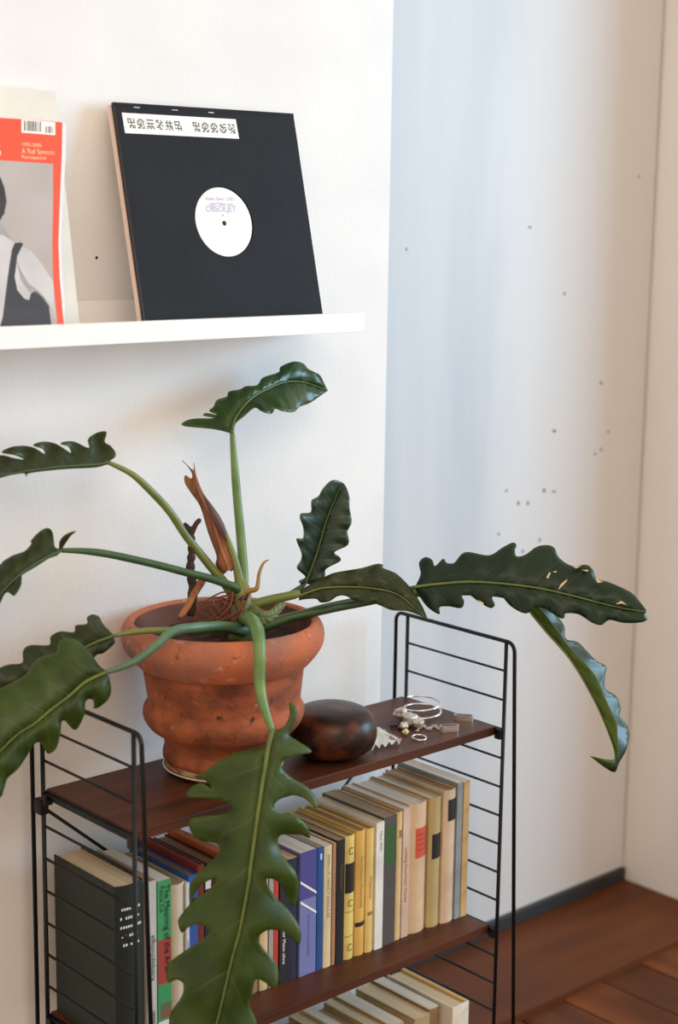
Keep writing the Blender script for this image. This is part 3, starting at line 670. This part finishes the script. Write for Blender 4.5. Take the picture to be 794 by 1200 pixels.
# leaf over the wall, upright stalk
stalk('petiole', [(284, 705, 0.0), (285, 672, 0.01), (282, 630, .015), (277, 575, .015), (272, 508, .01)], 0.0068, 0.0050, petiole_green)
leaf([(271.8, 508, .01), (276, 490, .02), (293, 468, .045), (313, 456, .075), (333.5, 448, .105), (356, 448, .135), (383.9, 457.8, .165)],
     [([(271, 508), (250, 503), (215, 499), (216.4, 494), (227.7, 490.6), (250, 490), (238, 487), (241.6, 484), (254, 486), (245, 481.8), (250, 476.7), (254, 469), (265.5, 465), (268, 459), (280.6, 456.6), (288, 452.8), (300.8, 451.5), (308, 442.7), (326, 436.4), (328.5, 430), (343.6, 423.8), (355, 426), (361, 432.6), (373.8, 439), (378.8, 447.7), (383.9, 457.8)], 0.35, 0),
      ([(273, 508), (276, 496), (285.6, 488), (298, 478), (305.8, 481.8), (318, 485), (322, 479), (331, 481.8), (343.6, 483), (351, 476.7), (363.7, 471.7), (383.9, 457.8)], -0.9, 2)], g_top, rib_mid, 0.006)
# upper left leaf
stalk('petiole', [(277, 705, 0.0), (262, 682, 0.0), (250.8, 669, -.005), (233, 647, -.015), (217.8, 628, -.03), (199, 600, -.05), (180, 579, -.065), (155, 556, -.085), (127, 542, -.105)], 0.0060, 0.0042, petiole_olive)
leaf([(126.6, 542, -.105), (113, 545, -.115), (75.6, 547, -.145), (37.8, 551.7, -.175), (0, 558, -.205), (-30, 566, -.235), (-60, 580, -.265)],
     [([(127, 541), (136, 533.7), (130, 523), (122.8, 517.7), (124.7, 506), (111.5, 508), (103, 515), (104, 525), (87, 517.7), (75.6, 517.7), (70.8, 520.5), (80, 523), (83, 531), (75.6, 526), (64, 519.6), (49, 517.7), (38.7, 522), (50, 526), (52, 532), (37.8, 524), (17, 523), (2, 530), (19, 533.7), (28, 538.5), (17, 537), (0, 533.7), (-20, 540), (-60, 580)], 0.5, 0),
      ([(126, 543), (113, 547.5), (75.6, 549.5), (36, 554), (31, 558), (25.5, 554), (0, 560), (-60, 580)], -8.0, 1)], g_brownish, rib_mid, 0.002, 0.006)
# left leaf
stalk('petiole', [(279, 692, -.012), (272.6, 687, -.02), (246, 678, -.035), (217.8, 670.8, -.055), (180, 661, -.08), (130, 650, -.115), (100, 646, -.135), (72, 645, -.155)], 0.0055, 0.0042, petiole_dark)
leaf([(71.8, 645, -.155), (48, 657, -.172), (25, 672, -.19), (8, 688, -.205), (-8, 706, -.22), (-22, 728, -.23)],
     [([(70, 643.5), (64, 640.5), (62, 625), (56.7, 619), (47, 622.5), (36, 634), (37, 636.5), (29, 646), (15, 651), (3.8, 658), (0, 662), (-15, 672), (-28, 695), (-22, 728)], 0.5, 0),
      ([(69, 643), (70, 634), (77, 626), (88.8, 622.5), (82, 629), (74, 641), (68, 650), (58, 654), (42, 664), (27, 673), (25.5, 677), (24.6, 686), (17, 698), (9.4, 694), (4.7, 697), (0, 707.5), (-12, 725), (-22, 728)], -0.8, 2)], g_brownish, petiole_dark, 0.004)
# two leaves reaching down to the left
stalk('petiole', [(285, 742, -.02), (262, 738, -.055), (230, 739, -.085), (202, 738.5, -.105), (162.7, 740, -.12), (133, 745, -.13)], 0.0050, 0.0036, petiole_olive)
leaf([(133, 745, -.13), (105, 756, -.137), (75, 775, -.145), (40, 795, -.155), (0, 815, -.165), (-40, 840, -.18)],
     [([(133, 744), (121, 732), (116, 723), (107.8, 720), (101.8, 724), (101.8, 731), (88.7, 733), (86.6, 741), (70.5, 740), (59.4, 746), (57.4, 756), (36, 756), (27, 762.5), (26, 776.6), (12, 778.6), (0, 782.6), (-30, 800), (-40, 840)], 0.1, 0),
      ([(133, 747), (134, 754), (121, 765.5), (112, 768.5), (95, 790), (60, 815), (20, 840), (-40, 840)], 0.0, 2)], g_brownish, rib_mid, 0.004)
stalk('petiole', [(287, 739, -.03), (261, 734, -.075), (228, 735.5, -.125), (202, 740, -.15), (182.4, 756.8, -.165), (156, 776, -.178), (124, 788, -.185)], 0.0068, 0.0044, petiole_blue)
leaf([(124, 788, -.185), (100.8, 798.7, -.192), (80.6, 815.9, -.20), (60.5, 831, -.21), (40.3, 848, -.22), (20, 861, -.23), (0, 880.4, -.24), (-25, 905, -.255), (-55, 940, -.27)],
     [([(124, 786.6), (114.9, 778.6), (106.8, 766.5), (94.7, 754), (80.6, 747.4), (68.5, 752), (65.5, 764.5), (50, 768.5), (38, 777.6), (30, 790), (14, 800), (-8, 812), (-30, 840), (-45, 885), (-55, 940)], 0.25, 0),
      ([(127, 791.7), (130, 806.8), (127, 818.9), (116.9, 828), (109.8, 830), (109.8, 822), (104.8, 818.9), (99.7, 823), (98.7, 837), (91.7, 852), (86.6, 855), (80.6, 850), (75.6, 844), (71.5, 847), (70.5, 861), (65.5, 877), (57.4, 883), (52.4, 879), (47.4, 870), (40, 872), (33, 883), (22, 899.5), (10, 910.6), (7, 915.6), (4, 925.7), (0, 934.8), (-20, 947), (-55, 940)], 0.35, 2)], g_olive, rib_light, 0.010)
# hanging leaf in front
stalk('petiole', [(285, 722, -.02), (297, 730, -.09), (302.5, 745, -.165), (304, 765, -.185), (304, 800, -.185), (308, 825, -.19), (318.5, 856, -.195)], 0.0100, 0.0056, petiole_green, rm=0.0076)
leaf([(318.5, 856, -.195), (314.4, 875.4, -.20), (308.8, 908.7, -.21), (302, 953, -.22), (293.6, 1014, -.228), (290.8, 1036, -.23), (281, 1088.7, -.232), (271.4, 1124.7, -.23), (260.4, 1171.8, -.226), (253.4, 1200, -.223), (240, 1240, -.22), (225, 1290, -.21)],
     [([(317, 858), (310, 874), (301.9, 876.8), (277, 882), (254.8, 893.4), (239.6, 904.5), (228.5, 910), (240, 914), (247.9, 924), (235, 917.5), (221.6, 925), (218.8, 933.6), (235.4, 935), (260, 937.8), (270, 944.7), (268.7, 951.6), (249, 955.8), (223, 960), (224, 975), (235.4, 984.9), (253.4, 987.6), (257.6, 997), (249, 1008), (232.6, 1022), (223, 1036), (221.6, 1050), (223, 1059), (228, 1048), (235.4, 1037), (250.7, 1029.5), (252, 1034.6), (243.7, 1044), (227, 1055), (210.5, 1074.8), (209, 1083), (213, 1092.8), (221.6, 1086), (235.4, 1083), (243.7, 1090), (242, 1097), (221.6, 1110.8), (200.8, 1126), (195, 1135.8), (196.6, 1151), (207.7, 1148), (216, 1155), (211.9, 1169), (200.8, 1185.6), (198, 1199.5), (200, 1225), (212, 1240), (208, 1262), (225, 1290)], 0.25, 0),
      ([(319, 857), (331, 853), (339, 839), (339, 822.8), (347.6, 831), (346, 845), (338, 860), (346, 867), (361.5, 876.8), (364, 882), (349, 885), (331, 892), (332, 903), (343.5, 912.8), (360, 922.5), (371, 937.8), (369.8, 947.5), (357, 936), (340.7, 932), (325.5, 937.8), (321, 946), (325.5, 953), (346, 955.8), (360, 969.6), (362.9, 982), (350.4, 978), (331, 978), (325.5, 983.5), (328, 997), (333, 1006), (346, 1022), (350, 1041.6), (346, 1059.6), (340, 1059.6), (335, 1047), (325.5, 1033), (313, 1029.5), (314.4, 1038.8), (324, 1052.6), (338, 1066.5), (351.8, 1088.7), (350.4, 1106.7), (339, 1097), (329.6, 1091), (313, 1090), (302, 1099.8), (310, 1113.6), (324, 1130), (325.5, 1152.4), (318.5, 1158), (310, 1151), (299, 1148), (295, 1166), (292, 1177), (297.8, 1191), (300.5, 1199.5), (300, 1215), (285, 1225), (280, 1245), (262, 1262), (225, 1290)], 0.30, 2)], g_olive, rib_light, 0.008, 0.005, ribr=0.0036)
# right hand leaves
stalk('petiole', [(286, 712, .0), (313, 704, .0), (339.6, 698, .0), (352, 695, .0)], 0.0068, 0.0050, petiole_olive)
leaf([(350, 698.6, 0), (370.4, 691, 0), (385.5, 688.5, 0), (415.7, 688, 0), (446, 691, -.005), (466, 697, -.012), (483.7, 711, -.02), (501, 726, -.03)],
     [([(347.7, 693.6), (370.4, 681), (380.5, 676), (393, 671), (423, 665.9), (441, 661), (448.5, 662), (449, 666), (463.6, 672), (476, 683.5), (486, 696), (496, 713.7), (501, 726)], 0.5, 0),
      ([(350, 703.7), (357.8, 702), (370.4, 702), (375.4, 706), (385.5, 705), (395.6, 698.6), (405.6, 698.6), (415.7, 704), (430.8, 705), (443, 708.7), (458.5, 715), (476, 716), (491, 721), (501, 726)], -0.5, 2)], g_brownish, rib_light, 0.006, ribr=0.002)
stalk('petiole', [(288, 708, .012), (315, 703, .035), (340, 696, .05), (357.8, 684, .06)], 0.0045, 0.0036, petiole_dark)
leaf([(357.8, 683.5, .06), (370.4, 650.8, .06), (383, 608, .06), (400.6, 566, .06)],
     [([(355, 687), (350, 681), (357.8, 676), (347.7, 665.9), (352.7, 655.8), (352.7, 647), (347, 631.9), (355, 630.6), (355, 618), (351.5, 608), (352.7, 601.6), (364, 600), (364.8, 586.5), (373, 581.5), (378, 572.7), (386.8, 563.9), (394, 562.6), (400.6, 565)], -0.9, 0),
      ([(362, 685), (367.9, 683.5), (380.5, 676), (381.7, 667), (398, 658), (398, 653), (391.8, 647), (408, 638), (407, 623), (412, 611.7), (409.4, 595), (409.4, 582.7), (405.6, 571), (402, 566)], -0.15, 2)], g_blue, rib_mid, 0.003, 0.003, ribr=0.0020)
stalk('petiole', [(300, 737, -.01), (320, 731, .0), (339.6, 724, .01), (390, 712.6, .02), (440, 703, .02), (465, 695, .012), (487, 688, .008)], 0.0070, 0.0042, petiole_dark)
l8 = leaf([(485, 688, .008), (507.8, 685, .0), (545.6, 682, -.01), (583, 683.5, -.02), (628.7, 689, -.025), (666, 697, -.03), (704, 707, -.035), (734.5, 713.7, -.04), (757, 717, -.04)],
     [([(487, 686), (492.7, 673), (490.8, 659.7), (498, 653), (506, 656), (509.7, 663.4), (519, 654.8), (523, 659.7), (532, 659.7), (540, 650), (549, 647), (570, 651), (579.6, 648), (587, 642.7), (600, 636), (605, 639), (603, 644.6), (605, 652), (615.4, 650), (628.7, 640.8), (642, 639), (649.5, 642.7), (655, 654), (670, 663.4), (687, 662), (694.8, 669), (698.6, 678.6), (711.8, 682), (730.7, 690), (742, 697), (755, 712.6), (757, 717.5)], 0.45, 0),
      ([(487, 691.8), (500, 710.7), (514.6, 720), (515, 711.5), (526.7, 710.7), (540, 712.6), (543.7, 705), (541, 698), (549, 697), (560.7, 705), (574, 712.6), (579.6, 708.8), (576.5, 700), (587, 699), (598.4, 710.7), (615.4, 719), (628, 712), (640, 714.4), (655, 724), (660.8, 724), (662.7, 719), (677.8, 720), (693, 729.6), (704, 732.6), (713.7, 726.5), (730.7, 730), (749.6, 729.6), (757.9, 725.8), (755, 720), (757, 717.5)], -0.15, 2)], g_dark, rib_light, 0.004, 0.003, ribr=0.0022)
for k, pl_ in enumerate((((654, 691), (663, 682), (664.5, 679), (657, 685)), ((640, 677), (643, 671), (645, 671), (642, 678)), ((647, 670.5), (652, 669), (651, 671)), ((549, 672), (557, 669), (558, 670.5), (551, 672)),
                     ((560, 703), (571, 709), (573, 711.5), (563, 707)), ((722, 708), (728, 704.5), (734, 709), (728, 707)), ((671, 664), (680, 663.5), (675, 666)), ((682, 668), (689, 668), (688, 670)), ((697, 677), (701, 680), (706, 682), (700, 683)), ((540, 660), (543, 654), (544, 655)))):
    k = len(pl_); V = [PD(a, b, D0 - .046 if a > 580 else D0 - .03) for a, b in pl_]; V += [v + FW * .0012 for v in V]
    # seat on the leaf: approximate leaf depth at that place
    fr_ = (sum(a for a, b in pl_) / k - 485) / 272; dd = 0.008 - .05 * min(1, fr_ * 1.3) + .45 * abs(sum(b for a, b in pl_) / k - (686 + 30 * max(0, fr_ - .4) / .6)) / 830 * (1 if sum(b for a, b in pl_) / k < 690 else -.3)
    V = [PD(a, b, D0 + dd - .0055) for a, b in pl_]; V += [v + FW * .006 for v in V]
    o = pd_obj('leaf_scar', V, [list(range(k)), list(range(k, 2 * k))[::-1]] + [[j, (j + 1) % k, k + (j + 1) % k, k + j] for j in range(k)], scar_cream)
    o.parent = l8
stalk('petiole', [(300, 733, .02), (345, 722, .04), (400, 708, .06), (480, 696, .07), (560, 694, .06), (600, 700, .05), (619, 714, .042)], 0.0062, 0.0036, petiole_dark)
leaf([(618, 713, .042), (640, 740, .04), (666.5, 770.6, .035), (686.6, 802.8, .03), (704.8, 839, .025), (718.9, 876, .02), (719.5, 893, .02), (710, 897, .018), (691, 886, .015)],
     [([(620, 710), (632, 706), (647, 716), (660.5, 733), (662.5, 748.4), (676.6, 752.5), (688.7, 764.6), (698.7, 774.6), (709.8, 780.7), (708.8, 790.8), (708.8, 806.9), (721, 815), (727, 829), (726, 839), (735, 851), (737, 863), (733, 879.4), (725, 893.5), (720, 904.6), (708, 899), (691, 886)], 1.0, 2)], g_blue, petiole_olive, 0.002, 0.004, ribr=0.0022)
leaf([(618, 713, .040), (640, 740, .038), (666.5, 770.6, .033), (686.6, 802.8, .028), (704.8, 839, .023), (718.9, 876, .018), (719.5, 893, .018), (710, 897, .016), (691, 886, .013)],
     [([(619, 711), (628, 708), (647, 731), (666, 757), (684, 776), (698, 793), (706, 812), (714, 829), (722, 847), (723, 862), (724, 879), (722, 889), (710, 890), (691, 886)], -0.5, 0)], g_under, petiole_olive, 0.001, 0.001, name='leaf_underside', rib=False)
# dry sheath, dead stub, sprout, roots, pale sheath at the crown
leaf([(268, 668, -.012), (258, 640, -.012), (246, 605, -.015), (232, 575, -.018), (228, 556, -.02), (214, 540, -.02)],
     [([(262, 673), (252.7, 662), (253.7, 651), (244, 624.5), (234.8, 594), (223.5, 577), (216.8, 566), (216.8, 557), (224, 561), (225, 554.6), (218.7, 545), (213, 539.5)], 1.0, 0),
      ([(270.7, 669.8), (277, 660), (268, 634), (263, 617), (251.8, 598), (238.6, 579), (230, 558), (227, 542), (226, 551), (213, 539.5)], 1.0, 2)], dry_sheath, dry_sheath, 0.006, 0.003, name='dry_sheath', ribr=0.002)
leaf([(238, 579, -.030), (248, 600, -.030), (257, 617, -.028), (266, 634, -.024)],
     [([(238, 579), (252, 597), (263, 616), (266, 634)], .6, 0), ([(238, 580), (246, 603), (255, 621), (266, 635)], .6, 2)], mat('dark_bract', (98, 66, 64), 0.6, (76, 50, 50), (60, 60, 20)), dry_sheath, 0.002, 0.001, name='dark_bract', rib=False)
stalk('young_shoot', [(281, 684, -.004), (276, 660, -.004), (268, 636, -.006), (258, 610, -.01)], 0.0062, 0.0025, petiole_olive)
stalk('dry_root', [(237, 680, -.015), (228, 695, -.025), (219, 712, -.04), (210, 724, -.055)], 0.0052, 0.0035, dry_sheath)
sp_ = cr([(224.4, 722, -.02), (225.5, 690, -.02), (223, 665, -.02), (224.5, 648, -.02), (224.0, 630, -.02), (222.0, 617, -.02)], 8)
keep(tube('dead_stub', at(sp_), [(0.0066 - .0022 * i / 40) * (1 + .16 * math.sin(i * 1.25)) for i in range(len(sp_))], bark, None, 10), plant)
stalk('dead_twig', [(223.5, 628, -.02), (229, 615, -.02), (234.8, 608.4, -.021)], 0.0034, 0.0030, bark)
stalk('dead_twig', [(222.5, 622, -.02), (218, 616, -.02), (215, 614, -.021)], 0.0034, 0.0026, bark)
stalk('sprout', [(284, 695, -.012), (294, 692, -.014), (301, 688.7, -.014), (303.7, 671.7, -.01), (308.5, 660, -.008), (315, 656, -.008)], 0.0042, 0.0010, sprout_m)
leaf([(292, 712, -.04), (303, 722, -.075), (318, 722, -.08), (336, 708, -.065)],
     [([(290, 708), (300, 710), (313, 716), (328, 706), (336, 708)], .3, 0), ([(289, 714), (300, 728), (309, 734), (320, 727), (336, 708)], .3, 2)], leaf_mat('pale_sheath', (116, 132, 92), (96, 114, 74), (130, 140, 100)), rib_light, 0.003, name='pale_sheath', rib=False)
for k in range(16):
    a = random.uniform(250, 292); b = random.uniform(694, 712)
    stalk('root', [(281 + random.uniform(-8, 6), 700 + random.uniform(-6, 8), -.012), (a + random.uniform(-8, 8), b, -.03), (a + random.uniform(-22, 8), b + random.uniform(6, 22), random.uniform(-.06, -.02)), (a + random.uniform(-34, 12), random.uniform(724, 734), random.uniform(-.07, -.02))], 0.0014, 0.0009, root_brown, 6, seg=6)

# round dark wooden vessel
bc_ = PZ(388.5, 856, ZB + 0.037); Rb = 0.0655
pf = [(0.024, 0.0), (0.034, 0.0008), (0.046, 0.006), (0.058, 0.015), (0.0645, 0.028), (Rb, 0.039), (0.0640, 0.051), (0.0585, 0.063), (0.0470, 0.0725), (0.032, 0.0775), (0.015, 0.0795), (0.002, 0.0798)]
o = lathe('wooden_vessel', cr([(a, b * .95) for a, b in pf], 4), burl, None, 64, (bc_.x, bc_.y, ZB + .0002)); tag(o, 'round polished dark mottled wooden vessel beside the terracotta pot', 'wooden vessel')

# jewellery
gj = 'silver jewellery on the top board'
def ontop(px, py, h=0.0): return PZ(px, py, ZB + h)
c = ontop(495, 832, 0.008); pts = []
for k in range(81):
    a = -2.6 + k / 80 * 2 * math.pi * 1.72; rr = 0.0300 - 0.006 * max(0, k / 80 - .55)
    pts.append((c.x + rr * math.cos(a) + .006 * max(0, k / 80 - .5), c.y + rr * 0.92 * math.sin(a) + .01 * max(0, k / 80 - .5), ZB + 0.0022 + 0.021 * k / 80))
o = tube('bangle', pts, 0.0016, silver, None, 10); tag(o, 'open spiral silver wire bangle on the top board', 'bracelet')
def lump(name, px, py, r, m, label, cat, sq_=0.8, seed=0, group=None):
    rnd = random.Random(seed); bm = bmesh.new(); bmesh.ops.create_icosphere(bm, subdivisions=3, radius=r); p = ontop(px, py)
    ph_ = [rnd.uniform(0, 6) for _ in range(6)]
    for v in bm.verts:
        d = v.co.normalized(); k = 1 + .18 * math.sin(4 * d.x + ph_[0]) * math.cos(3 * d.y + ph_[1]) + .10 * math.sin(7 * d.z + ph_[2]); v.co = v.co * k; v.co.z *= sq_
    zmin = min(v.co.z for v in bm.verts)
    for v in bm.verts: v.co += Vector((p.x, p.y, ZB - zmin + .0001))
    o = bm_obj(name, bm, m, None, True); return tag(o, label, cat, group)
nug = 'silver nuggets beside the bangle'
for k, (px, py, r) in enumerate(((470, 845, .0115), (480, 850, .0118), (490, 853, .0092), (473, 855, .0070))):
    lump('silver_nugget', px, py, r, silver_dull, 'lumpy pale silver nugget of a chunky ornament lying beside the bangle', 'jewellery', .85, k, nug)
lump('bead', 475, 861, .0052, pearl, 'small yellowish oval bead lying next to a thin silver ring', 'bead', .8, 9)
def ring(name, px, py, R, r, label, tilt=0.0, az=0.0, sqz=1.0):
    p = ontop(px, py); pts = []
    for k in range(36):
        a = 2 * math.pi * k / 36; v = Vector((R * math.cos(a), R * sqz * math.sin(a), 0)); v.rotate(Matrix.Rotation(tilt, 3, 'X')); v.rotate(Matrix.Rotation(az, 3, 'Z')); pts.append(v)
    zm = min(v.z for v in pts); pts = [v + Vector((p.x, p.y, ZB - zm + r + .0001)) for v in pts]
    return tag(tube(name, pts, r, silver, None, 8, True), label, 'ring')
ring('finger_ring', 491, 866, 0.0105, 0.0013, 'thin silver ring lying flat near the front edge of top board', .1)
def link_band(px, py, L, B, w_, az, label):
    "flat band bent to a rounded rectangle, standing on its edge"
    p = ontop(px, py); loop = []
    rc = B * .45
    for cx, cy, a0 in ((L / 2 - rc, B / 2 - rc, 0), (-L / 2 + rc, B / 2 - rc, 90), (-L / 2 + rc, -B / 2 + rc, 180), (L / 2 - rc, -B / 2 + rc, 270)):
        for k in range(6):
            a = math.radians(a0 + k * 18); loop.append((cx + rc * math.cos(a), cy + rc * math.sin(a)))
    n = len(loop); t = .0012; V = []; F = []
    R3 = Matrix.Rotation(az, 3, 'Z')
    for (x_, y_) in loop:
        l = math.hypot(x_, y_); ix, iy = x_ * (1 - t / l * 1.2), y_ * (1 - t / l * 1.2) if True else 0
        for q, z_ in (((x_, y_), 0), ((x_, y_), w_), ((ix, iy), w_), ((ix, iy), 0)):
            v = R3 @ Vector((q[0], q[1], z_)); V.append((p.x + v.x, p.y + v.y, ZB + .0002 + v.z))
    for i in range(n):
        j = (i + 1) % n
        for k in range(4): F.append([4 * i + k, 4 * i + (k + 1) % 4, 4 * j + (k + 1) % 4, 4 * j + k])
    return tag(pd_obj('band_ring', V, F, silver), label, 'ring')
link_band(526, 857, 0.030, 0.0120, 0.0095, -0.45, 'oblong silver band ring in front, beside the fine chain')
link_band(543, 844, 0.030, 0.0120, 0.0085, -0.95, 'oblong silver band ring nearest the wire side frame')
chain = thing('chain', ontop(503, 855), 'short fine silver chain lying between nuggets and band ring', 'chain')
cps = cr([(489, 858), (495, 852), (502, 856), (508, 852), (514, 856)], 4)
for k, (a, b_) in enumerate(cps):
    p = ontop(a, b_); pts = []
    for q in range(14):
        an = 2 * math.pi * q / 14; v = Vector((.0032 * math.cos(an), .0019 * math.sin(an), 0)); v.rotate(Matrix.Rotation(1.1 * (k % 2) , 3, 'X')); v.rotate(Matrix.Rotation(k * .7, 3, 'Z')); pts.append(v + Vector((p.x, p.y, ZB + .0026)))
    keep(tube('chain_link', pts, .0006, silver_dull, None, 6, True), chain)
dark_bead = mat('dark_bead', (74, 48, 40), 0.3)
for k, (a, b_) in enumerate(((459, 853), (464, 852), (468, 855))):
    lump('dark_bead', a, b_, .0034, dark_bead, 'tiny dark brown bead lying behind the pleated silver brooch', 'bead', .9, 20 + k, 'dark brown beads')
# pleated fan brooch
A = ontop(441, 851, 0.017); n = 9; V = []; F = []
Lp = [ontop(436 + 35 * k / n, 880 - 8 * k / n, 0.0012) + Vector((0, 0, .0055 * (k % 2))) for k in range(n + 1)]
rb_ = random.Random(4)
for k in range(n + 1):
    for s in (0.10, 0.4, 0.72, 1.0): V.append(A.lerp(Lp[k], s) + Vector((rb_.uniform(-.001, .001), rb_.uniform(-.001, .001), .002 * (k % 2) * s + rb_.uniform(0, .0018))))
for k in range(n):
    for s in range(3): F.append([k * 4 + s, (k + 1) * 4 + s, (k + 1) * 4 + s + 1, k * 4 + s + 1])
o = pd_obj('brooch', V, F, silver); md_ = o.modifiers.new('thickness', 'SOLIDIFY'); md_.thickness = .0008
tag(o, 'pleated silver fan-shaped brooch beside the dark wooden vessel', 'brooch')
